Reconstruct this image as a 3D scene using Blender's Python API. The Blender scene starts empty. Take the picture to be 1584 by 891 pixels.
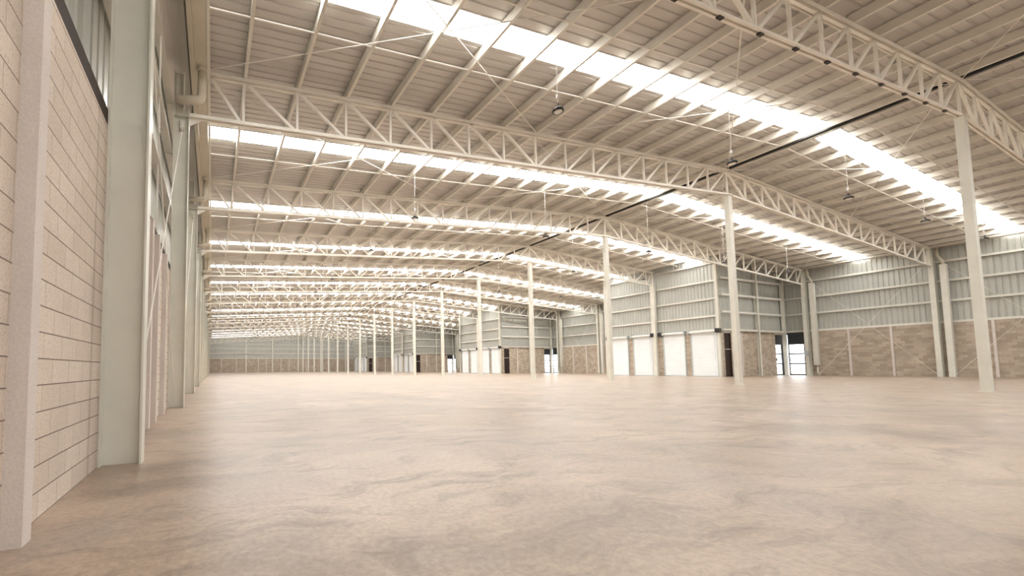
import bpy, math, random
from mathutils import Vector, Matrix
random.seed(7)
SC = bpy.context.scene
COL = SC.collection

# ------------------------------------------------------------------ camera
cam_d = bpy.data.cameras.new('camera')
cam = bpy.data.objects.new('camera', cam_d)
COL.objects.link(cam)
cam.location = (-23.2136, -4.8301, 0.9478)
cam.rotation_mode = 'XYZ'
cam.rotation_euler = (1.630988, 0.008843, -0.380930)
cam_d.sensor_fit = 'HORIZONTAL'
cam_d.sensor_width = 36.0
cam_d.lens = 625.966 / 1584 * 36.0
cam_d.shift_x = 212.615 / 1584
cam_d.shift_y = 85.981 / 1584
cam_d.clip_start = 0.05
cam_d.clip_end = 600
SC.camera = cam

# ------------------------------------------------------------------ light and exposure
SKYLIGHT = 19.5
SKYLIGHT_TINT = (1.0, 0.985, 0.96)
WORLD = 5.0
SC.view_settings.view_transform = 'Standard'
SC.view_settings.look = 'None'
SC.view_settings.exposure = 0.0
SC.view_settings.gamma = 1.0
SC.view_settings.use_curve_mapping = False
SC.cycles.max_bounces = 10
SC.cycles.diffuse_bounces = 6
SC.cycles.transparent_max_bounces = 12

w = bpy.data.worlds.new('world')
SC.world = w
w.use_nodes = True
nt = w.node_tree
nt.nodes.clear()
wo = nt.nodes.new('ShaderNodeOutputWorld')
bg = nt.nodes.new('ShaderNodeBackground')
bg.inputs['Strength'].default_value = WORLD
bg.inputs['Color'].default_value = (0.93, 0.97, 1.0, 1)
nt.links.new(bg.outputs[0], wo.inputs[0])

# ------------------------------------------------------------------ sizes
D = 6.6338            # bay length
P = 1.5               # truss panel
NB = 17               # last truss / far wall
YF = NB * D + 0.2     # far wall
YN = -2 * D           # near wall, behind the camera
HB0, HBR = 7.6908, 9.2489
HT0, HTR = 8.8918, 10.4287
SL = (HTR - HT0) / 24.0
def zb(x): return HBR + (HB0 - HBR) * abs(x) / 24.0
def zt(x): return HTR + (HT0 - HTR) * abs(x) / 24.0
DECK = 0.345           # deck underside above top chord centre line
def zd(x): return zt(x) + DECK
BLOCKS = [3, 7, 11, 15]      # trusses that end on the dock bays
XB = 14.5
HALF = 5.02
def in_block(y): return any(abs(y - k * D) < HALF for k in BLOCKS)

ORD = ['zeroth', 'first', 'second', 'third', 'fourth', 'fifth', 'sixth', 'seventh', 'eighth', 'ninth', 'tenth',
       'eleventh', 'twelfth', 'thirteenth', 'fourteenth', 'fifteenth', 'sixteenth', 'seventeenth', 'eighteenth', 'nineteenth']

# ------------------------------------------------------------------ materials
def new_mat(name):
    m = bpy.data.materials.new(name)
    m.use_nodes = True
    n = m.node_tree.nodes
    return m, m.node_tree, n['Principled BSDF']

def noise(t, vec, scale, detail=4, rough=0.55, dim='3D'):
    n = t.nodes.new('ShaderNodeTexNoise')
    n.inputs['Scale'].default_value = scale
    n.inputs['Detail'].default_value = detail
    n.inputs['Roughness'].default_value = rough
    t.links.new(vec, n.inputs['Vector'])
    return n.outputs['Fac']

def ramp(t, fac, stops):
    r = t.nodes.new('ShaderNodeValToRGB')
    e = r.color_ramp.elements
    e[0].position, e[0].color = stops[0][0], (*stops[0][1], 1)
    e[1].position, e[1].color = stops[-1][0], (*stops[-1][1], 1)
    for p_, c in stops[1:-1]:
        k = e.new(p_); k.color = (*c, 1)
    t.links.new(fac, r.inputs[0])
    return r.outputs[0]

def mix(t, fac, a, b, mode='MIX'):
    m = t.nodes.new('ShaderNodeMix')
    m.data_type = 'RGBA'; m.blend_type = mode
    for v, s in ((fac, m.inputs[0]), (a, m.inputs[6]), (b, m.inputs[7])):
        if isinstance(v, (int, float)): s.default_value = v
        elif isinstance(v, tuple): s.default_value = (*v, 1)
        else: t.links.new(v, s)
    return m.outputs[2]

def math_(t, op, a, b=0.0):
    m = t.nodes.new('ShaderNodeMath'); m.operation = op
    for v, s in ((a, m.inputs[0]), (b, m.inputs[1])):
        if isinstance(v, (int, float)): s.default_value = v
        else: t.links.new(v, s)
    return m.outputs[0]

def coords(t, scale=(1, 1, 1), swizzle=None):
    tc = t.nodes.new('ShaderNodeTexCoord')
    out = tc.outputs['Object']
    if swizzle:
        s = t.nodes.new('ShaderNodeSeparateXYZ'); c = t.nodes.new('ShaderNodeCombineXYZ')
        t.links.new(out, s.inputs[0])
        for i, a in enumerate(swizzle):
            if a is not None: t.links.new(s.outputs['XYZ'.index(a)], c.inputs[i])
        out = c.outputs[0]
    mp = t.nodes.new('ShaderNodeMapping')
    mp.inputs['Scale'].default_value = scale
    t.links.new(out, mp.inputs[0])
    return mp.outputs[0]

def bump(t, b, height, strength, dist):
    n = t.nodes.new('ShaderNodeBump')
    n.inputs['Strength'].default_value = strength
    n.inputs['Distance'].default_value = dist
    t.links.new(height, n.inputs['Height'])
    t.links.new(n.outputs[0], b.inputs['Normal'])

def paint(name, c, rough=0.45, metallic=0.0, var=0.06, scale=1.5):
    m, t, b = new_mat(name)
    f = noise(t, coords(t), scale, 5)
    lo = tuple(x * (1 - var) for x in c); hi = tuple(min(1, x * (1 + var)) for x in c)
    t.links.new(ramp(t, f, [(0.3, lo), (0.7, hi)]), b.inputs['Base Color'])
    b.inputs['Roughness'].default_value = rough
    b.inputs['Metallic'].default_value = metallic
    return m

M = {}
M['column'] = paint('column_paint', (0.66, 0.65, 0.58), 0.42)
M['truss'] = paint('truss_paint', (0.82, 0.79, 0.72), 0.45)
M['purlin'] = paint('purlin_paint', (0.72, 0.69, 0.62), 0.42)
M['girt'] = paint('girt_paint', (0.66, 0.64, 0.58), 0.45)
M['rod'] = paint('rod_paint', (0.78, 0.75, 0.69), 0.4)
M['gutter'] = paint('gutter_paint', (0.58, 0.53, 0.43), 0.4)
M['pipe'] = paint('pipe_paint', (0.60, 0.55, 0.45), 0.35)
M['deck'] = paint('roof_sheet', (0.55, 0.53, 0.50), 0.36, 0.2, 0.05, 0.8)
M['siding'] = paint('wall_sheet', (0.46, 0.465, 0.435), 0.36, 0.25, 0.05, 0.9)
M['black'] = paint('black_plastic', (0.012, 0.011, 0.011), 0.4)
M['dark_door'] = paint('dark_door_paint', (0.022, 0.012, 0.010), 0.4)
M['dark_frame'] = paint('dark_frame_paint', (0.028, 0.030, 0.036), 0.4)
M['lens'] = paint('lamp_lens', (0.78, 0.77, 0.72), 0.3)
M['white'] = paint('white_enamel', (0.80, 0.79, 0.77), 0.35)
M['curtain'] = paint('roller_curtain', (0.80, 0.83, 0.85), 0.4, 0.0, 0.03)
M['zinc'] = paint('galvanised_steel', (0.50, 0.55, 0.56), 0.35, 0.5)
M['chrome'] = paint('bar_steel', (0.62, 0.60, 0.57), 0.3, 0.4)
M['gap_shade'] = paint('gap_shade_paint', (0.035, 0.022, 0.016), 0.8)
M['ext'] = paint('yard_soil', (0.62, 0.52, 0.40), 0.9, 0.0, 0.15, 0.4)

def concrete_post():
    m, t, b = new_mat('concrete_post')
    v = coords(t)
    f = noise(t, v, 3.0, 6)
    g = noise(t, v, 60.0, 4)
    c = ramp(t, f, [(0.3, (0.68, 0.625, 0.585)), (0.7, (0.76, 0.705, 0.665))])
    t.links.new(mix(t, math_(t, 'MULTIPLY', g, 0.5), c, (0.33, 0.27, 0.235)), b.inputs['Base Color'])
    b.inputs['Roughness'].default_value = 0.8
    bump(t, b, g, 0.35, 0.01)
    return m
M['post'] = concrete_post()

def block_mat(name, swz, bw, bh, c1, c2, mortar, spot, dark=0.5, bed=None):
    m, t, b = new_mat(name)
    v = coords(t, swizzle=swz)
    bt = t.nodes.new('ShaderNodeTexBrick')
    bt.inputs['Scale'].default_value = 1.0
    bt.inputs['Brick Width'].default_value = bw
    bt.inputs['Row Height'].default_value = bh
    bt.inputs['Mortar Size'].default_value = 0.0045
    bt.inputs['Mortar Smooth'].default_value = 0.35
    bt.inputs['Bias'].default_value = -0.1
    bt.inputs['Color1'].default_value = (*c1, 1)
    bt.inputs['Color2'].default_value = (*c2, 1)
    bt.inputs['Mortar'].default_value = (*mortar, 1)
    t.links.new(v, bt.inputs['Vector'])
    v3 = coords(t)
    big = noise(t, v3, 0.9, 5)
    fine = noise(t, v3, 95.0, 3, 0.7)
    pore = noise(t, v3, 42.0, 2, 0.6)
    c = mix(t, 1.0, bt.outputs['Color'], ramp(t, big, [(0.3, (0.86, 0.85, 0.84)), (0.7, (1.06, 1.05, 1.04))]), 'MULTIPLY')
    sp = ramp(t, fine, [(0.36, (1, 1, 1)), (0.47, (0, 0, 0))])
    c = mix(t, math_(t, 'MULTIPLY', sp, dark), c, spot)
    if bed:      # raked bed joints between the courses, and a dirty expansion joint
        sx = t.nodes.new('ShaderNodeSeparateXYZ'); t.links.new(v, sx.inputs[0])
        fr = math_(t, 'ABSOLUTE', math_(t, 'SUBTRACT', math_(t, 'FRACT', math_(t, 'ADD', math_(t, 'DIVIDE', sx.outputs[1], bed), 0.5)), 0.5))
        ln_ = ramp(t, fr, [(0.018, (1, 1, 1)), (0.032, (0, 0, 0))])
        c = mix(t, math_(t, 'MULTIPLY', ln_, 0.9), c, (0.20, 0.15, 0.12))
        dj = math_(t, 'ABSOLUTE', math_(t, 'ADD', sx.outputs[0], 0.42))
        dj = ramp(t, math_(t, 'ADD', dj, math_(t, 'MULTIPLY', big, 0.10)), [(0.055, (1, 1, 1)), (0.10, (0, 0, 0))])
        c = mix(t, math_(t, 'MULTIPLY', dj, 0.45), c, (0.25, 0.18, 0.14))
    t.links.new(c, b.inputs['Base Color'])
    b.inputs['Roughness'].default_value = 0.9
    h = math_(t, 'ADD', math_(t, 'MULTIPLY', bt.outputs['Fac'], -1.0), math_(t, 'MULTIPLY', math_(t, 'ADD', fine, pore), 0.35))
    bump(t, b, h, 0.6, 0.012)
    return m
M['block_y'] = block_mat('block_left', 'YZ', 0.345, 0.1712, (0.65, 0.565, 0.49), (0.73, 0.645, 0.57), (0.49, 0.41, 0.345), (0.40, 0.325, 0.27), dark=0.75, bed=0.1712)
M['block_r'] = block_mat('block_right', 'YZ', 0.37, 0.185, (0.37, 0.31, 0.245), (0.53, 0.455, 0.375), (0.40, 0.335, 0.27), (0.30, 0.24, 0.185), dark=0.3)
M['block_x'] = block_mat('block_end', 'XZ', 0.37, 0.185, (0.37, 0.31, 0.245), (0.53, 0.455, 0.375), (0.40, 0.335, 0.27), (0.30, 0.24, 0.185), dark=0.3)

def floor_mat():
    m, t, b = new_mat('concrete_floor')
    v = coords(t)
    wn = t.nodes.new('ShaderNodeTexNoise'); wn.inputs['Scale'].default_value = 0.8; wn.inputs['Detail'].default_value = 3
    t.links.new(v, wn.inputs['Vector'])
    vm = t.nodes.new('ShaderNodeVectorMath'); vm.operation = 'MULTIPLY_ADD'
    vm.inputs[1].default_value = (1.4, 1.4, 0); t.links.new(wn.outputs['Color'], vm.inputs[0]); t.links.new(v, vm.inputs[2])
    wv = vm.outputs[0]
    a = noise(t, v, 0.13, 5, 0.6)
    n2 = noise(t, wv, 0.55, 9, 0.66)
    mp = t.nodes.new('ShaderNodeMapping'); mp.inputs['Scale'].default_value = (1, 3.2, 1); mp.inputs['Rotation'].default_value = (0, 0, 0.5)
    t.links.new(wv, mp.inputs[0])
    n3 = noise(t, mp.outputs[0], 0.9, 10, 0.72)
    n4 = noise(t, v, 24.0, 6, 0.75)
    n5 = noise(t, v, 0.9, 7, 0.6)
    base = ramp(t, n2, [(0.36, (0.245, 0.183, 0.137)), (0.50, (0.378, 0.290, 0.222)), (0.64, (0.50, 0.398, 0.315))])
    c = mix(t, ramp(t, a, [(0.40, (0, 0, 0)), (0.62, (0.3, 0.3, 0.3))]), base, (0.42, 0.328, 0.252))
    c = mix(t, ramp(t, n5, [(0.52, (0, 0, 0)), (0.66, (0.65, 0.65, 0.65))]), c, (0.33, 0.27, 0.23))
    st = ramp(t, n3, [(0.34, (1, 1, 1)), (0.50, (0, 0, 0))])
    c = mix(t, math_(t, 'MULTIPLY', st, 0.80), c, (0.175, 0.128, 0.094))
    wt = ramp(t, n3, [(0.55, (0, 0, 0)), (0.76, (1, 1, 1))])
    c = mix(t, math_(t, 'MULTIPLY', wt, 0.6), c, (0.56, 0.45, 0.36))
    c = mix(t, 0.75, c, ramp(t, n4, [(0.36, (0.72, 0.71, 0.70)), (0.64, (1.14, 1.14, 1.14))]), 'MULTIPLY')
    t.links.new(c, b.inputs['Base Color'])
    r = t.nodes.new('ShaderNodeMapRange')
    r.inputs['To Min'].default_value = 0.25
    r.inputs['To Max'].default_value = 0.40
    t.links.new(n2, r.inputs['Value'])
    t.links.new(r.outputs[0], b.inputs['Roughness'])
    b.inputs['Specular IOR Level'].default_value = 0.5
    bump(t, b, n4, 0.10, 0.01)
    return m
M['floor'] = floor_mat()

def skylight_mat(f):
    m, t, b = new_mat('skylight_or_fill_sheet')
    b.inputs['Base Color'].default_value = (0.85, 0.87, 0.86, 1)
    b.inputs['Roughness'].default_value = 0.3
    b.inputs['Emission Color'].default_value = (*SKYLIGHT_TINT, 1)
    b.inputs['Emission Strength'].default_value = SKYLIGHT * f
    return m
SKY_F = [0.80, 1.0, 1.22, 1.36, 1.45, 1.45, 1.38, 1.25, 1.1, 0.95, 0.8]      # glow set bay by bay to brighten the hall with distance
REAR_FILL = skylight_mat(1.9)  # unseen rear strips, added and made brighter to light camera-facing faces
SKY_M = [skylight_mat(f) for f in SKY_F]

def glass_mat():
    m, t, b = new_mat('clear_glass')
    t.nodes.remove(b)
    o = t.nodes['Material Output']
    tr = t.nodes.new('ShaderNodeBsdfTransparent'); gl = t.nodes.new('ShaderNodeBsdfGlossy')
    gl.inputs['Roughness'].default_value = 0.03
    mx = t.nodes.new('ShaderNodeMixShader'); mx.inputs[0].default_value = 0.05
    t.links.new(tr.outputs[0], mx.inputs[1]); t.links.new(gl.outputs[0], mx.inputs[2])
    t.links.new(mx.outputs[0], o.inputs[0])
    return m
M['glass'] = glass_mat()

# ------------------------------------------------------------------ mesh helpers
class MB:
    def __init__(s): s.v = []; s.f = []
    def add(s, vs, fs):
        o = len(s.v); s.v += [tuple(x) for x in vs]; s.f += [tuple(i + o for i in f) for f in fs]; return s
    def box(s, x0, x1, y0, y1, z0, z1):
        vs = [(x, y, z) for z in (z0, z1) for x, y in ((x0, y0), (x1, y0), (x1, y1), (x0, y1))]
        return s.add(vs, [(3, 2, 1, 0), (4, 5, 6, 7), (0, 1, 5, 4), (1, 2, 6, 5), (2, 3, 7, 6), (3, 0, 4, 7)])
    def prism(s, prof, p, q, up=(0, 0, 1)):
        """prof: closed list of (side, up) pairs swept straight from p to q"""
        p, q = Vector(p), Vector(q)
        d = (q - p).normalized(); u = Vector(up)
        side = d.cross(u).normalized(); u = side.cross(d).normalized()
        n = len(prof)
        vs = [p + side * a + u * b for a, b in prof] + [q + side * a + u * b for a, b in prof]
        fs = [tuple(range(n - 1, -1, -1)), tuple(range(n, 2 * n))]
        fs += [(i, (i + 1) % n, n + (i + 1) % n, n + i) for i in range(n)]
        return s.add(vs, fs)
    def bar(s, p, q, w, h, up=(0, 0, 1)):
        return s.prism([(-w / 2, -h / 2), (w / 2, -h / 2), (w / 2, h / 2), (-w / 2, h / 2)], p, q, up)
    def tube(s, pts, r, n=8, cap=True):
        pts = [Vector(p) for p in pts]
        rings = []
        ref = None
        for i, p in enumerate(pts):
            a = pts[max(i - 1, 0)]; b = pts[min(i + 1, len(pts) - 1)]
            d = (b - a).normalized()
            if ref is None:
                ref = d.orthogonal().normalized()
            ref = (ref - d * ref.dot(d)).normalized()
            o = d.cross(ref)
            rings.append([p + (ref * math.cos(2 * math.pi * k / n) + o * math.sin(2 * math.pi * k / n)) * r for k in range(n)])
        vs = [x for rr in rings for x in rr]; fs = []
        for i in range(len(pts) - 1):
            for k in range(n):
                fs.append((i * n + k, i * n + (k + 1) % n, (i + 1) * n + (k + 1) % n, (i + 1) * n + k))
        if cap:
            fs.append(tuple(range(n - 1, -1, -1))); fs.append(tuple((len(pts) - 1) * n + k for k in range(n)))
        return s.add(vs, fs)
    def lathe(s, prof, n=20, c=(0, 0, 0)):
        """prof: (radius, z) from bottom to top"""
        vs = []; fs = []
        for r, z in prof:
            vs += [(c[0] + r * math.cos(2 * math.pi * k / n), c[1] + r * math.sin(2 * math.pi * k / n), c[2] + z) for k in range(n)]
        for i in range(len(prof) - 1):
            for k in range(n):
                fs.append((i * n + k, i * n + (k + 1) % n, (i + 1) * n + (k + 1) % n, (i + 1) * n + k))
        fs.append(tuple(range(n - 1, -1, -1))); fs.append(tuple((len(prof) - 1) * n + k for k in range(n)))
        return s.add(vs, fs)
    def sheet(s, pts, sweep):
        """open profile pts (3-D) swept by vector: one skin"""
        n = len(pts); sw = Vector(sweep)
        vs = [Vector(p) for p in pts] + [Vector(p) + sw for p in pts]
        return s.add(vs, [(i, i + 1, n + i + 1, n + i) for i in range(n - 1)])
    def mesh(s, name, mat, smooth=False):
        me = bpy.data.meshes.new(name)
        me.from_pydata(s.v, [], s.f); me.update()
        me.materials.append(mat)
        if smooth:
            me.polygons.foreach_set('use_smooth', [True] * len(me.polygons))
        return me
    def build(s, name, mat, parent=None, smooth=False):
        return link(name, s.mesh(name, mat, smooth), parent)

def link(name, me, parent=None, loc=(0, 0, 0)):
    o = bpy.data.objects.new(name, me); COL.objects.link(o)
    if parent: o.parent = parent
    o.location = loc
    return o
def tag(o, label, cat, group=None, kind='thing'):
    o['label'] = label; o['category'] = cat; o['kind'] = kind
    if group: o['group'] = group
    return o
def empty(name, loc, label, cat, group=None):
    return tag(link(name, None, None, loc), label, cat, group)
def struct(o):
    o['kind'] = 'structure'; return o

def smooth_path(pts, r, n=5):
    """round the corners of a polyline"""
    pts = [Vector(p) for p in pts]; out = [pts[0]]
    for a, b, c in zip(pts, pts[1:], pts[2:]):
        p0 = b + (a - b).normalized() * r; p1 = b + (c - b).normalized() * r
        for i in range(n + 1):
            t_ = i / n
            out.append(p0 * (1 - t_) ** 2 + b * 2 * t_ * (1 - t_) + p1 * t_ ** 2)
    out.append(pts[-1]); return out

def h_prof(depth, width, tf=0.02, tw=0.012):
    """I section: flanges at +-depth/2 along the side axis, width along up axis"""
    d, b, w_ = depth / 2, width / 2, tw / 2
    return [(-d, -b), (-d + tf, -b), (-d + tf, -w_), (d - tf, -w_), (d - tf, -b), (d, -b), (d, b), (d - tf, b),
            (d - tf, w_), (-d + tf, w_), (-d + tf, b), (-d, b)]
def c_prof(w_, h, t_=0.012, lip=0.03):
    """C section open towards +side"""
    return [(0, 0), (w_, 0), (w_, lip), (w_ - t_, lip), (w_ - t_, t_), (t_, t_), (t_, h - t_), (w_ - t_, h - t_),
            (w_ - t_, h - lip), (w_, h - lip), (w_, h), (0, h)]

def rib_profile(a0, a1, pitch, depth, flat):
    """trapezoid ribs along one axis: list of (along, out)"""
    out = [(a0, 0.0)]; a = a0 + pitch * 0.5
    while a + flat < a1:
        out += [(a - flat, 0), (a - flat * 0.45, depth), (a + flat * 0.45, depth), (a + flat, 0)]
        a += pitch
    out.append((a1, 0.0)); return out

# ------------------------------------------------------------------ floor, yard
struct(MB().box(-24.7, 24.3, YN - .2, YF + .2, -0.3, 0).build('floor', M['floor']))
struct(MB().box(-80, 220, -120, 300, -0.8, -0.35).build('ground', M['ext']))

# ------------------------------------------------------------------ ceiling: ribbed roof sheets, one per bay and slope
ceiling = struct(link('ceiling', None))
S0, S1 = 3.05, 3.80       # skylight strip inside each bay
for b in range(-2, NB):
    y0 = b * D if b > -2 else YN - .5
    y1 = (b + 1) * D if b < NB - 1 else YF + .5
    ys0, ys1 = b * D + S0, b * D + S1
    for sg in (-1, 1):
        segs = [(y0, ys0), (ys1, y1)] if b != -1 else [(y0, y1)]
        cuts = []
        for (a, c) in segs:            # split where the dock bays bite into the right slope
            edges = sorted({a, c, *[k * D + e for k in BLOCKS for e in (-HALF + .2, HALF - .2) if sg > 0 and a < k * D + e < c]})
            cuts += list(zip(edges, edges[1:]))
        for (a, c) in cuts:
            xe = 24.3 if sg > 0 else 23.75
            if sg > 0 and in_block((a + c) / 2): xe = XB + 0.3
            pr = rib_profile(a, c, 0.26, 0.026, 0.036)
            m_ = MB()
            pts = [(0, y, zd(0) + d_) for y, d_ in pr]
            m_.sheet(pts, (sg * xe, 0, zd(xe) - zd(0)))
            m_.build('roof_sheet', M['deck'], ceiling)
        # translucent strip of this bay and slope
        if b == -1: continue
        xe = 24.0 if sg > 0 else 23.42
        if sg > 0 and in_block((ys0 + ys1) / 2): xe = XB + 0.05
        sm = MB()
        q = [(0, ys0 - .05, zd(0) + .045), (sg * xe, ys0 - .05, zd(xe) + .045), (sg * xe, ys1 + .05, zd(xe) + .045), (0, ys1 + .05, zd(0) + .045)]
        if sg > 0: q = q[::-1]
        sm.add(q + [(a, b_, c_ + .006) for a, b_, c_ in q], [(0, 1, 2, 3), (7, 6, 5, 4), (0, 4, 5, 1), (1, 5, 6, 2), (2, 6, 7, 3), (3, 7, 4, 0)])
        so = sm.build('skylight', SKY_M[min(max(b, 0), 10)] if b >= 0 else REAR_FILL)  # strips with b < 0 are added fill lights, unseen behind the camera
        sl_ = 'left' if sg < 0 else 'right'
        tag(so, ('white glowing skylight strip on the %s roof slope, %s strip from the camera' % (sl_, ORD[b + 1])) if b >= 0 else 'added unseen fill light strip on the %s roof slope behind the camera' % sl_,
            'skylight', 'skylight strips across the roof')
# ridge cap and left eave flashing belong to the roof
MB().prism([(-.35, -.02), (0, .0), (.35, -.02), (.35, 0.0), (0, .03), (-.35, 0.0)], (0, YN, zd(0) + .06), (0, YF, zd(0) + .06)).build('ridge_cap', M['deck'], ceiling)
for b in range(-4, 2 * NB):
    y0 = b * D / 2
    y1 = (b + 1) * D / 2 + .03 if b < 2 * NB - 1 else YF + .1
    n = 8
    arc = [(-24.50 + .60 * i / n, y0, 8.80 + .20 * math.sin(math.pi * (.12 + .7 * i / n)) + .006 * (b % 2)) for i in range(n + 1)]
    arc.append((-23.76, y0, 9.24))
    MB().sheet(arc, (0, y1 - y0, 0)).build('eave_flashing', M['deck'], ceiling)

# ------------------------------------------------------------------ walls
def siding(mb, axis, fixed, a0, a1, z0, z1, out, pitch=0.26):
    """ribbed sheet standing upright; ribs run up; z1 may be a function of the along coordinate"""
    pr = rib_profile(a0, a1, pitch, 0.032, 0.042)
    f = z1 if callable(z1) else (lambda a: z1)
    vs0, vs1 = [], []
    for a, d_ in pr:
        v = (fixed + out * d_, a) if axis == 'y' else (a, fixed + out * d_)
        vs0.append((*v, z0)); vs1.append((*v, f(a)))
    n = len(vs0)
    mb.add(vs0 + vs1, [(i, i + 1, n + i + 1, n + i) for i in range(n - 1)])
    return mb

def pilaster(parent, x0, x1, y0, y1, h):
    MB().box(x0, x1, y0, y1, 0, h).build('concrete_pilaster', M['post'], parent)

XL = -24.245
ZBL, ZBR = 3.46, 3.70     # tops of the block courses on the two sides
wl = struct(link('wall_left', None))
MB().box(XL - .15, XL, YN, YF, 0, ZBL).build('block_base', M['block_y'], wl)
siding(MB(), 'y', XL - .22, YN, YF, 2.9, 8.95, -1).build('siding', M['siding'], wl)
MB().box(XL - .14, XL - .002, YN, YF, ZBL + .002, 3.628).build('gap_shade_strip', M['gap_shade'], wl)  # dark strip put in for the shade between block top and girt
for (y0, y1) in [(-2.05, -1.93), (2.62, 2.77), (3.50, 3.65), (4.86, 5.02)]:
    pilaster(wl, XL - .02, XL + .095, y0, y1, 3.455)
for b in range(1, NB):
    for o_ in (1.7, 3.4, 5.1):
        pilaster(wl, XL - .02, XL + .09, b * D + o_ - .07, b * D + o_ + .07, 3.455)

def edges_right():
    out = []; a = YN
    for k in BLOCKS:
        out.append((a, k * D - HALF)); a = k * D + HALF
    out.append((a, YF)); return out
XR = 23.75
DOOR_H = 3.53
wr = struct(link('wall_right', None))
for n_, (a, c) in enumerate(edges_right()):
    g1 = c - .12 if n_ < 4 else None      # glazed corner at the dock end of each stretch
    if g1: e = c - 1.50
    else: e = c
    MB().box(XR, XR + .15, a, e, 0, ZBR).build('block_base', M['block_r'], wr)
    siding(MB(), 'y', XR + .22, a, c + .1, ZBR - .02, zd(XR + .22) + .05, 1).build('siding', M['siding'], wr)
    if g1: MB().box(XR, XR + .15, e, c, DOOR_H, ZBR).build('lintel', M['dark_frame'], wr)
for y in [(8.60, 8.86), (10.77, 11.03), (4.34, 4.60), (2.15, 2.41)]:
    pilaster(wr, XR - .09, XR + .02, y[0] + .08, y[1] - .06, ZBR)
for k in (4, 5, 8, 9, 12, 13):
    for o_ in (2.1, 4.25):
        y = k * D + o_
        if not in_block(y): pilaster(wr, XR - .09, XR + .02, y - .09, y + .09, ZBR)

wf = struct(link('wall_far', None))
MB().box(-24.2, 24.2, YF, YF + .15, 0, 3.85).build('block_base', M['block_x'], wf)
siding(MB(), 'x', YF + .2, -24.3, 24.3, 3.8, lambda a: zd(a) + .05, 1, 0.5).build('siding', M['siding'], wf)
for x in (-20.9, -17.05, -11.2, -9.0, -4.9, -2.6, 2.4, 4.6, 9.3, 12.0, 15.5, 18.5):
    pilaster(wf, x - .09, x + .09, YF - .07, YF + .02, 3.85)
wn = struct(link('wall_near', None))
MB().box(-24.2, 24.2, YN - .15, YN, 0, 4.0).build('block_base', M['block_x'], wn)
siding(MB(), 'x', YN - .2, -24.3, 24.3, 4.0, lambda a: zd(a) + .05, -1, 0.6).build('siding', M['siding'], wn)

# ------------------------------------------------------------------ dock bays (the boxes that bite into the right side)
DOORS = [(-4.84, -2.92, 1), (-2.43, -0.66, -1), (0.33, 2.15, 1), (2.69, 4.50, -1)]     # along the front from its camera end, motor side
DOORWAY = (15.03, 15.93)
GLASS = (22.38, 23.62)

def dock_wall(j, k):
    yc = k * D; y0, y1 = yc - HALF, yc + HALF
    wd = struct(link('wall_dock', None))
    # front: block piers between the roller doors, sheet above
    edges = [-HALF] + [e for d_ in DOORS for e in d_[:2]] + [HALF]
    for a, c in zip(edges[0::2], edges[1::2]):
        MB().box(XB, XB + .15, yc + a, yc + c, 0, 3.70).build('block_pier', M['block_r'], wd)
    siding(MB(), 'y', XB + .12, y0, y1, 3.66, zd(XB + .12) + .06, 1).build('siding', M['siding'], wd)
    # side facing the camera
    MB().box(DOORWAY[1], GLASS[0], y0, y0 + .15, 0, ZBR).build('block_base', M['block_x'], wd)
    MB().box(XB, DOORWAY[0], y0, y0 + .15, 0, ZBR).build('block_base', M['block_x'], wd)
    MB().box(DOORWAY[0], DOORWAY[1], y0, y0 + .15, DOOR_H, ZBR).build('lintel', M['girt'], wd)
    MB().box(GLASS[0], XR + .15, y0, y0 + .15, DOOR_H, ZBR).build('lintel', M['girt'], wd)
    siding(MB(), 'x', y0 + .1, XB, XR + .25, ZBR - .02, lambda a: zd(a) + .05, 1).build('siding', M['siding'], wd)
    # side facing away
    MB().box(XB, XR + .15, y1 - .15, y1, 0, ZBR).build('block_base', M['block_x'], wd)
    siding(MB(), 'x', y1 - .1, XB, XR + .25, ZBR - .02, lambda a: zd(a) + .05, -1).build('siding', M['siding'], wd)
    pilaster(wd, 17.26, 17.42, y0 - .06, y0 + .02, ZBR)
for j, k in enumerate(BLOCKS): dock_wall(j, k)

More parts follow.
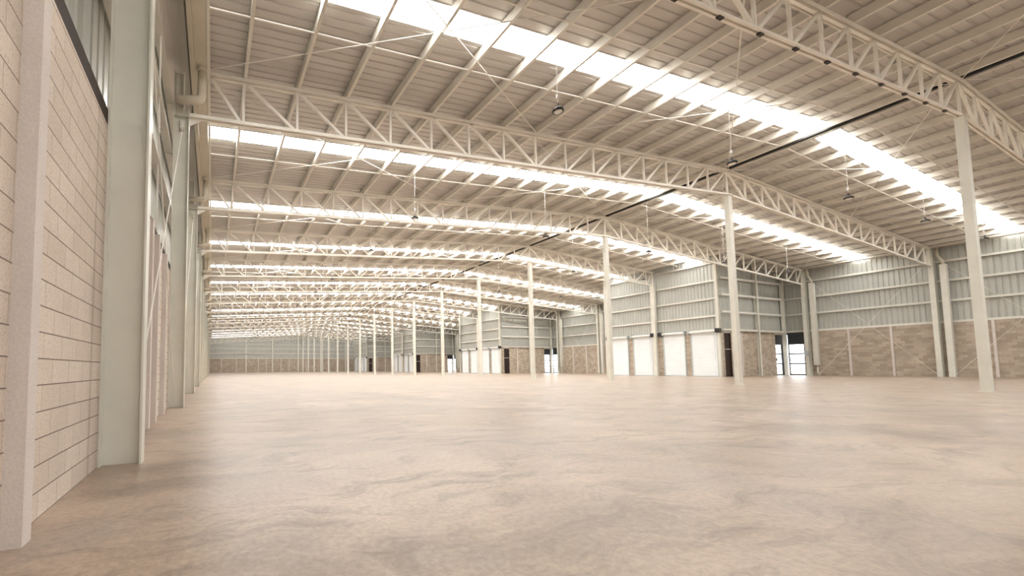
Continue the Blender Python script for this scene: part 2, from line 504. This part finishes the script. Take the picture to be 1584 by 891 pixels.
def post(name, mb, label, cat='column', group=None):
    return tag(mb.build(name, M['column']), label, cat, group)
DOCK = ['the nearest dock bay', 'the second dock bay', 'the third dock bay', 'the last dock bay']
for j, k in enumerate(BLOCKS):
    yc = k * D; y0, y1 = yc - HALF, yc + HALF
    dn = DOCK[j]
    g = 'posts of the dock bays'
    post('corner_post', MB().prism(h_prof(.22, .2), (XB - .116, y0 - .02, 0), (XB - .116, y0 - .02, zd(XB) - .02), (0, 1, 0)),
         'pale steel corner post of %s beside its dark doorway' % dn, group=g)
    post('wall_post', MB().box(XB - .28, XB - .004, yc - .17, yc + .17, 0, zb(XB) - .08),
         'pale steel post between the middle roller shutters of %s' % dn, group=g)
    post('end_post', MB().prism(h_prof(.2, .16), (XB - .105, y1 - .1, 0), (XB - .105, y1 - .1, zd(XB) - .02), (0, 1, 0)),
         'pale steel post at the far end of the shutter front of %s' % dn, group=g)
    post('wall_post', MB().prism(h_prof(.2, .2), (19.62, y0 - .12, 0), (19.62, y0 - .12, zd(19.6) - .02), (1, 0, 0)),
         'pale steel post halfway along the brick side of %s' % dn, group=g)
    post('corner_post', MB().box(XR - .23, XR - .006, y0 - .22, y0 - .006, 0, 8.5),
         'pale steel post in the glazed inner corner of %s' % dn, group=g)
    # roller doors
    for i, (a, c, ms) in enumerate(DOORS):
        dr = empty('roller_door', (XB, yc, 0), 'white roller shutter on the front of %s, %s from its near corner' % (dn, ORD[i + 1]),
                   'roller door', 'white roller shutters of the dock bays')
        prof = [(0, .06 + .01)]
        m_ = MB(); pts = []
        z = .05
        while z < 3.58:
            pts += [(-.02, a + .03, z), (-.032, a + .03, z + .035), (-.032, a + .03, z + .045), (-.02, a + .03, z + .08)]
            z += .09
        m_.sheet(pts, (0, c - a - .06, 0))
        m_.build('curtain', M['curtain'], dr)
        MB().box(-.05, 0.0, a + .03, c - .03, 0.0, .06).build('bottom_bar', M['zinc'], dr)
        for e in (a, c):
            MB().box(-.06, .01, e - .05, e + .04, 0, 3.58).build('side_guide', M['zinc'], dr)
        MB().tube([(-.16, a - .02, 3.70), (-.16, c + .02, 3.70)], .12, 14).build('barrel', M['white'], dr, True)
        me_, be_ = (a, c) if ms > 0 else (c, a)     # motor towards the camera end or away
        s_ = -1 if ms > 0 else 1
        MB().box(-.36, -.01, *sorted((me_ + s_ * .02, me_ + s_ * .30)), 3.54, 3.88).build('motor_box', M['black'], dr)
        MB().box(-.30, -.01, *sorted((be_ - s_ * .02, be_ - s_ * .12)), 3.54, 3.86).build('end_bracket', M['zinc'], dr)
        MB().tube([(-.30, me_ - s_ * .02, 3.55), (-.12, me_ - s_ * .16, 1.2), (-.30, me_ - s_ * .06, 3.55)], .008, 5).build('pull_chain', M['zinc'], dr)
    # dark doorway by the corner
    dd = empty('exit_door', (0, y0, 0), 'tall dark brown door at the corner of %s' % dn, 'door', 'dark doors of the dock bays')
    MB().box(DOORWAY[0] + .055, DOORWAY[1] - .055, .05, .10, 0.002, DOOR_H - .004).build('door_leaf', M['dark_door'], dd)
    MB().box(DOORWAY[0] + .055, DOORWAY[1] - .055, .02, .05, 2.18, 2.25).build('cross_bar', M['chrome'], dd)
    MB().box(DOORWAY[0] + .005, DOORWAY[0] + .055, -.01, .14, .001, DOOR_H - .005).build('door_jamb', M['dark_door'], dd)
    MB().box(DOORWAY[1] - .055, DOORWAY[1] - .005, -.01, .14, .001, DOOR_H - .005).build('door_jamb', M['dark_door'], dd)
    # glazed corner: one light in the dock side, one in the outer wall
    def light(axis, fixed, a, c, label, jamb_hi):
        r = empty('glazed_door', (0, 0, 0), label, 'glass door', 'glazed doors in the dock corners')
        def bx(a0, a1, z0, z1, d0, d1):
            m_ = MB()
            if axis == 'x': m_.box(a0, a1, fixed + d0, fixed + d1, z0, z1)
            else: m_.box(fixed + d0, fixed + d1, a0, a1, z0, z1)
            return m_
        j0, j1 = (.06, .22) if jamb_hi else (.22, .06)
        bx(a, c, 2.66, DOOR_H, .03, .12).build('header_panel', M['dark_frame'], r)
        bx(a, a + j0, 0, 2.66, .02, .13).build('frame_jamb', M['dark_frame'], r)
        bx(c - j1, c, 0, 2.66, .02, .13).build('frame_jamb', M['dark_frame'], r)
        for z in (0.0, 0.95, 1.80):
            bx(a + j0, c - j1, z, z + .11, .03, .11).build('frame_rail', M['dark_frame'], r)
        bx(a + j0, c - j1, .06, 2.66, .06, .07).build('glass_pane', M['glass'], r)
        m_ = bx(a + j0 + .02 if jamb_hi else c - j1 - .06, a + j0 + .06 if jamb_hi else c - j1 - .02, 1.25, 1.5, -.02, .03)
        m_.build('handle', M['black'], r)
    light('x', y0, GLASS[0], GLASS[1] + .08, 'bright glazed door in the brick side of %s' % dn, True)
    light('y', XR, y0 - 1.48, y0 - .235, 'bright glazed door in the outer wall beside %s' % dn, False)

# ------------------------------------------------------------------ free-standing columns under the ridge
col_me = None
for k in range(0, NB):
    lab = 'square white steel column standing free on the floor, %s from the camera' % ORD[k + 1]
    r = empty('steel_column', (0, k * D, 0), lab, 'column', 'free-standing columns under the ridge')
    if col_me is None:
        h = HBR - .09
        col_me = [('shaft', MB().prism([(-.14, -.10), (.14, -.10), (.14, .10), (-.14, .10)], (0, 0, 0), (0, 0, h), (0, 1, 0)).mesh('shaft', M['column'])),
                  ('cap_plate', MB().box(-.19, .19, -.15, .15, h, h + .02).mesh('cap_plate', M['column'])),
                  ('base_plate', MB().box(-.17, .17, -.17, .17, 0, .012).mesh('base_plate', M['column'])),
                  ('web_plate', MB().box(.06, .142, -.142, -.134, 0.02, h).mesh('web_plate', M['column']))]
    for nm, me in col_me[:3]: link(nm, me, r)

# left wall columns
h0 = zb(-23.6) + .10
lc = [('shaft', MB().prism(h_prof(.375, .20), (-24.055, 0, 0), (-24.055, 0, h0), (0, 1, 0)).mesh('shaft', M['column'])),
      ('upper_shaft', MB().prism(h_prof(.24, .2), (-24.12, 0, h0), (-24.12, 0, 8.80), (0, 1, 0)).mesh('upper_shaft', M['column'])),
      ('stiffener', MB().box(-24.23, -23.88, -.10, .10, h0 - .22, h0 - .20).mesh('stiffener', M['column'])),
      ('rod_lug', MB().box(-24.08, -24.00, -.10, -.006, 7.22, 7.5).mesh('rod_lug', M['column'])),
      ('gusset', MB().add([(-23.866, -.006, zb(23.5) - .10), (-23.50, -.006, zb(23.2) - .06), (-23.866, -.006, zb(23.5) - .32),
                           (-23.866, .006, zb(23.5) - .10), (-23.50, .006, zb(23.2) - .06), (-23.866, .006, zb(23.5) - .32)],
                          [(0, 1, 2), (5, 4, 3), (0, 3, 4, 1), (1, 4, 5, 2), (2, 5, 3, 0)]).mesh('gusset', M['truss']))]
for k in range(0, NB + 1):
    y = k * D if k < NB else YF - .2
    r = empty('wall_column', (0, y, 0), 'grey steel column against the left block wall, %s from the camera' % ORD[k + 1], 'column', 'columns along the left wall')
    for nm, me in lc: link(nm, me, r)
# right wall columns
rcs = [k for k in (0, 1, 2, 4, 5, 6, 8, 9, 10, 12, 13, 14, 16, 17) if not in_block(k * D)]
hr_ = zt(23.6) - .02
rc = [('shaft', MB().prism(h_prof(.40, .24), (23.53, 0, 0), (23.53, 0, hr_), (0, 1, 0)).mesh('shaft', M['column'])),
      ('base_plate', MB().box(23.30, 23.74, -.16, .16, 0, .015).mesh('base_plate', M['column'])),
      ('gusset', MB().add([(23.33, -.006, zb(23.5) - .06), (23.03, -.006, zb(23.2) - .06), (23.33, -.006, zb(23.5) - .30),
                           (23.33, .006, zb(23.5) - .06), (23.03, .006, zb(23.2) - .06), (23.33, .006, zb(23.5) - .30)],
                          [(2, 1, 0), (3, 4, 5), (0, 1, 4, 3), (1, 2, 5, 4), (2, 0, 3, 5)]).mesh('gusset', M['truss']))]
for n_, k in enumerate(rcs):
    y = k * D if k < NB else YF - .2
    r = empty('wall_column', (0, y, 0), 'pale steel column at the right outer wall under the %s roof truss' % ORD[k + 1], 'column', 'columns along the right wall')
    for nm, me in rc: link(nm, me, r)
# far wall posts
for n_, x in enumerate((-14.5, -7.33, 0.0, 7.25, 14.4)):
    post('wall_post', MB().prism(h_prof(.26, .3), (x, YF - .16, 0), (x, YF - .16, zt(x) - .1), (1, 0, 0)),
         'pale steel post against the far end wall, %s from its left corner' % ORD[n_ + 1], group='posts of the far end wall')

# ------------------------------------------------------------------ roof trusses
CW, CH = 0.15, 0.11
def slot_chord(x0, x1, zf, mb=None):
    """two angles back to back: a chord with a groove along its underside"""
    m_ = mb or MB()
    prof = [(-CW / 2, -CH / 2), (-.022, -CH / 2), (-.022, CH / 2 - .02), (.022, CH / 2 - .02), (.022, -CH / 2), (CW / 2, -CH / 2),
            (CW / 2, -CH / 2 + .018), (.04, -CH / 2 + .018), (.04, CH / 2), (-.04, CH / 2), (-.04, -CH / 2 + .018), (-CW / 2, -CH / 2 + .018)]
    m_.prism(prof, (x0, 0, zf(x0)), (x1, 0, zf(x1)))
    return m_
def top_prof_chord(x0, x1, zf):
    m_ = MB()
    prof = [(-.11, CH / 2), (-.11, -CH / 2 + .02), (-.09, -CH / 2 + .02), (-.09, CH / 2 - .015), (-.035, CH / 2 - .015), (-.035, -CH / 2), (.035, -CH / 2),
            (.035, CH / 2 - .015), (.09, CH / 2 - .015), (.09, -CH / 2 + .02), (.11, -CH / 2 + .02), (.11, CH / 2)]
    m_.prism(prof, (x0, 0, zf(x0)), (x1, 0, zf(x1)))
    return m_
def web_list(imax):
    vert, diag = [], []
    for i in range(-16, imax + 1):
        if i == -16: continue
        vert.append(i)
    for i in range(-16, imax):
        j = i + 1
        a, c = abs(i), abs(j)
        # descending to the right in the outer left quarter, mirrored about the quarter points and the ridge
        if i < -8: diag.append((i, 't', j, 'b'))
        elif i < 0: diag.append((i, 'b', j, 't'))
        elif i < 8: diag.append((i, 't', j, 'b'))
        else: diag.append((i, 'b', j, 't'))
    return vert, diag
def node(i, w_, off=0.0):
    x = i * P
    if x <= -24: x = -23.72 if w_ == 'b' else -23.42
    if x >= 24: x = 23.27
    return (x + off, 0, (zt(x) - .03) if w_ == 't' else (zb(x) + .03))
def strut(i):
    a, c = node(i, 'b'), node(i, 't')
    return MB().bar(a, c, .065, .065, (0, 1, 0))
def brace(i, wi, j, wj):
    a, c = node(i, wi, .10), node(j, wj, -.10)
    if wi == 't': a = node(i, wi, .07)
    return MB().bar(a, c, .085, .07, (0, 1, 0))

def truss_meshes(xend, imax):
    parts = []
    parts.append(('top_chord', top_prof_chord(-23.36, 0, zt).mesh('top_chord', M['truss'])))
    parts.append(('top_chord', top_prof_chord(0, xend, zt).mesh('top_chord', M['truss'])))
    parts.append(('bottom_chord', slot_chord(-23.866, 0, zb).mesh('bottom_chord', M['truss'])))
    parts.append(('bottom_chord', slot_chord(0, xend, zb).mesh('bottom_chord', M['truss'])))
    v, d_ = web_list(imax)
    for i in v: parts.append(('vertical_strut', strut(i).mesh('vertical_strut', M['truss'])))
    for q in d_: parts.append(('diagonal_strut', brace(*q).mesh('diagonal_strut', M['truss'])))
    if imax < 16:
        x = xend - .05
        parts.append(('vertical_strut', MB().bar((x, 0, zb(x)), (x, 0, zt(x)), .065, .065, (0, 1, 0)).mesh('vertical_strut', M['truss'])))
        parts.append(('diagonal_strut', MB().bar((imax * P + .08, 0, zb(imax * P)), (x - .05, 0, zt(x)), .085, .07, (0, 1, 0)).mesh('diagonal_strut', M['truss'])))
    return parts
def web_mesh(imax, xend):
    m_ = MB(); v, d_ = web_list(imax)
    for i in v: s_ = strut(i); m_.add(s_.v, s_.f)
    for q in d_: s_ = brace(*q); m_.add(s_.v, s_.f)
    return m_.mesh('web_bracing', M['truss'])
full, cut = truss_meshes(23.33, 16), truss_meshes(XB - .02, 9)
wfull, wcut = web_mesh(16, 23.33), web_mesh(9, XB)
for k in range(0, NB):
    kind_ = cut if k in BLOCKS else full
    lab = 'white steel lattice roof truss spanning the hall, %s from the camera' % ORD[k + 1]
    r = empty('roof_truss', (0, k * D, 0), lab, 'roof truss', 'lattice trusses across the hall')
    if k <= 5:
        for nm, me in kind_: link(nm, me, r)
    else:
        for nm, me in kind_[:4]: link(nm, me, r)
        link('web_bracing', wcut if k in BLOCKS else wfull, r)

# ------------------------------------------------------------------ purlins
PH = .265
def purlin_mesh(ln, slope_sign):
    prof = c_prof(.08, PH)
    return MB().prism(prof, (0, 0, 0), (0, ln, 0)).mesh('purlin', M['purlin'])
pm = purlin_mesh(D - .01, 1)
pm_cut = {}
far = MB()
XP = [(i, i * P) for i in range(-15, 16) if i != 0] + [(-99, -.30), (99, .25)]
for b in range(-1, NB):
    for i, x in XP:
        z = zt(x) + CH / 2 + .009
        y0, y1 = b * D + .005, (b + 1) * D - .005
        if x > XB:                      # stop at the dock bays
            for k in BLOCKS:
                if abs((b + .5) * D - k * D) < D:
                    if b == k - 1: y1 = k * D - HALF
                    else: y0 = k * D + HALF
        if b <= 7:
            if abs((y1 - y0) - (D - .01)) < 1e-3: me = pm
            else:
                key = round(y1 - y0, 2)
                me = pm_cut.setdefault(key, MB().prism(c_prof(.08, PH), (0, 0, 0), (0, y1 - y0, 0)).mesh('purlin', M['purlin']))
            if i == -99: lab = 'pale ridge purlin, left of the pair, in the %s roof bay' % ORD[b + 2]
            elif i == 99: lab = 'pale ridge purlin, right of the pair, in the %s roof bay' % ORD[b + 2]
            else: lab = 'pale steel purlin, %s %s of the ridge, in the %s roof bay' % (ORD[abs(i)], 'left' if i < 0 else 'right', ORD[b + 2])
            o = link('purlin', me, None, (x, y0, z))
            tag(o, lab, 'purlin', 'purlins under the roof sheets')
        else:
            far.prism(c_prof(.08, PH), (x, y0, z), (x, y1, z))
o = far.build('purlins', M['purlin'])
tag(o, 'many pale purlins under the roof in the far half of the hall', 'purlins', None, 'stuff')
# dark tube added for the shade in the ridge purlin gap
tag(MB().tube([(.172, YN + .1, zt(.2) + .16), (.172, YF - .2, zt(.2) + .16)], .06, 10).build('shade_tube', M['black'], None, True),
    'long dark tube standing for the shaded gap along the ridge', 'shade_tube')

# sag rods between purlins
for b in range(-1, NB):
    for n_, o_ in enumerate((2.3, 4.5)):
        for sg in (-1, 1):
            y = b * D + o_
            xe = 23.4 if sg < 0 else 23.3
            if sg > 0 and in_block(y): xe = XB
            m_ = MB().bar((sg * .35, y, zt(.35) + .11), (sg * xe, y, zt(xe) + .11), .035, .03)
            tag(m_.build('sag_rod', M['rod']), 'thin pale sag rod, %s one on the %s slope, %s roof bay' % (('nearer', 'farther')[n_], 'left' if sg < 0 else 'right', ORD[b + 2]),
                'sag rod', 'sag rods across the roof')

# roof bracing crosses
for b in range(-1, 6):
    for q in range(4):
        x0, x1 = -24 + 12 * q, -12 + 12 * q
        if q == 0: x0 = -23.7
        if q == 3: x1 = 23.2
        if q == 3 and any(abs((b + .5) - k) < 1 for k in BLOCKS): continue
        if q == 2 and any(abs((b + .5) - k) < 1 for k in BLOCKS): pass
        for s_, (xa, xc) in enumerate(((x0, x1), (x1, x0))):
            ya, yc_ = b * D + .1, (b + 1) * D - .1
            m_ = MB().tube([(xa, ya, zt(xa) + .035 - .035 * s_), (xc, yc_, zt(xc) + .035 - .035 * s_)], .014, 6)
            tag(m_.build('roof_brace_rod', M['rod']), 'thin roof bracing rod slanting %s, %s quarter from the left, %s bay' % (('rightward', 'leftward')[s_], ORD[q + 1], ORD[b + 2]),
                'bracing rod', 'bracing rods under the roof')

# ------------------------------------------------------------------ wall girts
def girt(p, q, label, group, up=(0, 0, 1), w_=.17, h=.16):
    prof = [(-w_ / 2, 0), (w_ / 2, 0), (w_ / 2, h), (w_ / 2 - .02, h), (w_ / 2 - .02, .02), (-w_ / 2, .02)]
    return tag(MB().prism(prof, p, q, up).build('girt', M['girt']), label, 'girt', group)
for b in range(-1, NB):
    y0 = max(b * D, YN + .02) + .01; y1 = (b + 1) * D - .01
    for n_, z in enumerate((3.632, 5.15, 6.58, 7.93)):
        girt((XL - .1, y1, z), (XL - .1, y0, z), 'grey girt on the left wall, %s row above the blocks, %s bay' % (ORD[n_ + 1], ORD[b + 2]), 'girts of the left wall')
ZG = (3.712, 5.17, 6.57, 7.93)
for n_, (a, c) in enumerate(edges_right()):
    b0 = math.floor(a / D)
    ys = sorted({a + .02, c - .02, *[k * D for k in range(b0 + 1, math.ceil(c / D)) if a + 1.0 < k * D < c - 1.0]})
    for s0, s1 in zip(ys, ys[1:]):
        bn = int(math.floor((s0 + s1) / 2 / D)) + 2
        for m_, z in enumerate(ZG):
            girt((XR + .085, s0 + .01, z), (XR + .085, s1 - .01, z), 'pale girt on the right outer wall, %s row above the blocks, %s bay' % (ORD[m_ + 1], ORD[bn]), 'girts of the right wall')
for j, k in enumerate(BLOCKS):
    yc = k * D; y0, y1 = yc - HALF, yc + HALF
    for m_, z in enumerate((4.86, 6.28, 7.74, 9.20)):
        for half, (s0, s1) in enumerate(((y0 + .16, yc - .2), (yc + .2, y1 - .26))):
            girt((XB - .0, s0, z), (XB - .0, s1, z), 'pale girt above the shutters of %s, %s row up, %s half' % (DOCK[j], ORD[m_ + 1], ('nearer', 'farther')[half]), 'girts of the dock bays')
    for m_, z in enumerate(ZG):
        for half, (s0, s1) in enumerate(((XB + .2, 19.5), (19.75, XR - .27))):
            girt((s0, y0 - .09, z), (s1, y0 - .09, z), 'pale girt on the brick side of %s, %s row up, %s half' % (DOCK[j], ORD[m_ + 1], ('shutter-side', 'glass-side')[half]), 'girts of the dock bays')
for m_, z in enumerate((3.862, 5.24, 6.53, 7.82)):
    for q, (s0, s1) in enumerate(((-23.8, -14.68), (-14.3, -7.5), (-7.2, -.16), (.16, 7.05), (7.45, 14.2), (14.6, 23.7))):
        girt((s0, YF + .06, z), (s1, YF + .06, z), 'grey girt on the far end wall, %s row up, %s panel from the left' % (ORD[m_ + 1], ORD[q + 1]), 'girts of the far end wall')
# upright tie bars between the left girts
for b in range(0, 4):
    for n_, o_ in enumerate((2.4, 4.3)):
        tag(MB().bar((XL - .06, b * D + o_, 3.78), (XL - .06, b * D + o_, 8.7), .03, .03, (0, 1, 0)).build('tie_bar', M['rod']),
            'thin upright tie bar on the left wall girts, %s in the %s bay' % (('nearer', 'farther')[n_], ORD[b + 2]), 'tie bar', 'tie bars of the left wall')

# wall bracing rods
def wall_rod(p, q, label, group):
    tag(MB().tube([p, q], .011, 6).build('wall_brace_rod', M['rod']), label, 'bracing rod', group)
for b in range(0, 4):
    y0, y1 = b * D, (b + 1) * D
    g = 'bracing rods of the left wall'
    wall_rod((-24.02, y1 - .05, 7.35), (-24.02, y0 + .1, .12), 'thin bracing rod on the left wall rising into the distance, %s bay' % ORD[b + 2], g)
    wall_rod((-24.08, y0 + .1, 7.35), (-24.08, y1 - .05, .12), 'thin bracing rod on the left wall falling into the distance, %s bay' % ORD[b + 2], g)
for b in (0, 1, 5, 9, 13):
    y0, y1 = b * D, (b + 1) * D
    g = 'bracing rods of the right wall'
    wall_rod((23.48, y0 + .1, 8.1), (23.48, y1 - .6, .12), 'thin bracing rod on the right wall falling into the distance, %s bay' % ORD[b + 2], g)
    wall_rod((23.44, y0 + .1, .12), (23.44, y1 - .6, 7.7), 'thin bracing rod on the right wall rising into the distance, %s bay' % ORD[b + 2], g)

# ------------------------------------------------------------------ gutters and rain pipes
gl = empty('gutter', (0, 0, 0), 'long cream box gutter under the left eave above the wall columns', 'gutter')
MB().prism([(-.15, 0), (.13, 0), (.13, .30), (.12, .30), (.12, .012), (-.14, .012), (-.14, .30), (-.15, .30)], (-23.59, YN + .02, 8.88), (-23.59, YF - .02, 8.88)).build('trough', M['gutter'], gl)
MB().bar((-23.80, YN + .02, 8.85), (-23.80, YF - .02, 8.85), .11, .09).build('wall_edge_beam', M['gutter'], gl)
MB().bar((-23.41, YN + .02, 8.95), (-23.41, YF - .02, 8.95), .07, .12).build('eave_strut', M['purlin'], gl)
for n_, (a, c) in enumerate(edges_right()):
    g = empty('gutter', (0, 0, 0), 'cream gutter at the top of the right outer wall, %s stretch' % ORD[n_ + 1], 'gutter', 'gutters of the right wall')
    MB().box(23.43, 23.73, a + .02, c - .02, 8.98, 9.14).build('trough', M['gutter'], g)
    MB().bar((23.39, a + .02, 9.08), (23.39, c - .02, 9.08), .05, .12).build('eave_strut', M['purlin'], g)
pl = None
for k in range(1, NB):
    r = empty('rain_pipe', (0, k * D - .27, 0), 'fat cream rain pipe elbow under the left gutter, %s from the camera' % ORD[k], 'rain pipe', 'rain pipes under the left gutter')
    if pl is None:
        pl = [('pipe', MB().tube(smooth_path([(-23.57, 0, 8.90), (-23.57, 0, 8.02), (-24.20, 0, 7.90)], .15, 6), .11, 14).mesh('pipe', M['pipe'], True)),
              ('collar', MB().lathe([(.11, 0), (.135, 0), (.135, .09), (.11, .09)], 14, (-23.57, 0, 8.78)).mesh('collar', M['pipe'], False))]
    for nm, me in pl: link(nm, me, r)
pr_ = None
for k in rcs:
    if k in (0, NB, 4, 8, 12, 16): continue
    r = empty('rain_pipe', (0, k * D - .49, 0), 'cream rain pipe in a tall casing on the right wall by the %s truss' % ORD[k + 1], 'rain pipe', 'rain pipes of the right wall')
    if pr_ is None:
        pr_ = [('pipe', MB().tube(smooth_path([(23.57, .22, 8.99), (23.57, .22, 8.40), (23.54, 0, 7.95), (23.54, 0, 7.5)], .12, 5), .08, 12).mesh('pipe', M['pipe'], True)),
               ('casing', MB().box(23.38, 23.73, -.14, .14, .86, 7.75).mesh('casing', M['column'])),
               ('foot_pipe', MB().tube(smooth_path([(23.56, 0, .87), (23.56, 0, .15), (23.35, -.2, .085)], .1, 5), .065, 10).mesh('foot_pipe', M['pipe'], True))]
        pr2 = pr_[:1] + [('casing', MB().box(23.38, 23.73, -.14, .14, 0, 7.75).mesh('casing', M['column']))]
    for nm, me in (pr2 if k % 4 == 1 else pr_): link(nm, me, r)

# ------------------------------------------------------------------ hanging lamps
lm = [('housing', MB().lathe([(.10, .0), (.135, .0), (.145, .02), (.145, .05), (.12, .075), (.06, .095), (.05, .13), (.0, .14)], 24).mesh('housing', M['black'], True)),
      ('lens', MB().lathe([(.0, -.012), (.09, -.012), (.105, .002), (.10, .012)], 24).mesh('lens', M['lens'], True)),
      ('hook', MB().tube([(-.05, 0, .10), (-.05, 0, .17), (0, 0, .24), (.05, 0, .17), (.05, 0, .10)], .009, 6).mesh('hook', M['black'])),
      ('driver_box', MB().box(-.028, .028, -.028, .028, .36, .46).mesh('driver_box', M['white']))]
ln = MB()
for _, me in lm[:2]:
    ln.add([v.co for v in me.vertices], [tuple(f.vertices) for f in me.polygons])
for b in range(0, NB):
    y = b * D + (2.75 if b % 2 == 0 else 4.1)
    z = 7.52
    for i in (-10, -5, 0, 5, 10):
        x = i * P
        if x > XB - .3 and in_block(y): continue
        if i == 0: x = .26
        r = empty('hanging_lamp', (x, y, z), 'black round lamp on a thin wire, %s from the left, %s bay' % (ORD[i // 5 + 3], ORD[b + 2]), 'lamp', 'hanging high-bay lamps')
        zz = zt(x) + CH / 2 + .013 - z
        parts_ = lm if b < 4 else lm[:2]
        for nm, me in parts_: link(nm, me, r)
        MB().tube([(0, 0, .23), (-.01, 0, .5), (.03, 0, zz)], .008, 5).build('wire', M['white'] if b < 4 else M['black'], r)

# small black box on a wall column

# small fittings
tag(MB().box(23.23, 23.325, 13.14, 13.40, 1.62, 2.06).build('switch_box', M['zinc']),
    'small grey switch box on the right wall column beside the nearest glazed door', 'switch box')
clips = bpy.data.objects['roof_truss']
for i in range(-10, 0):
    x = i * P + .12
    MB().box(x, x + .16, -.04, .04, zb(x) - CH / 2 - .03, zb(x) - CH / 2 - .001).build('chord_clip', M['black'], clips)
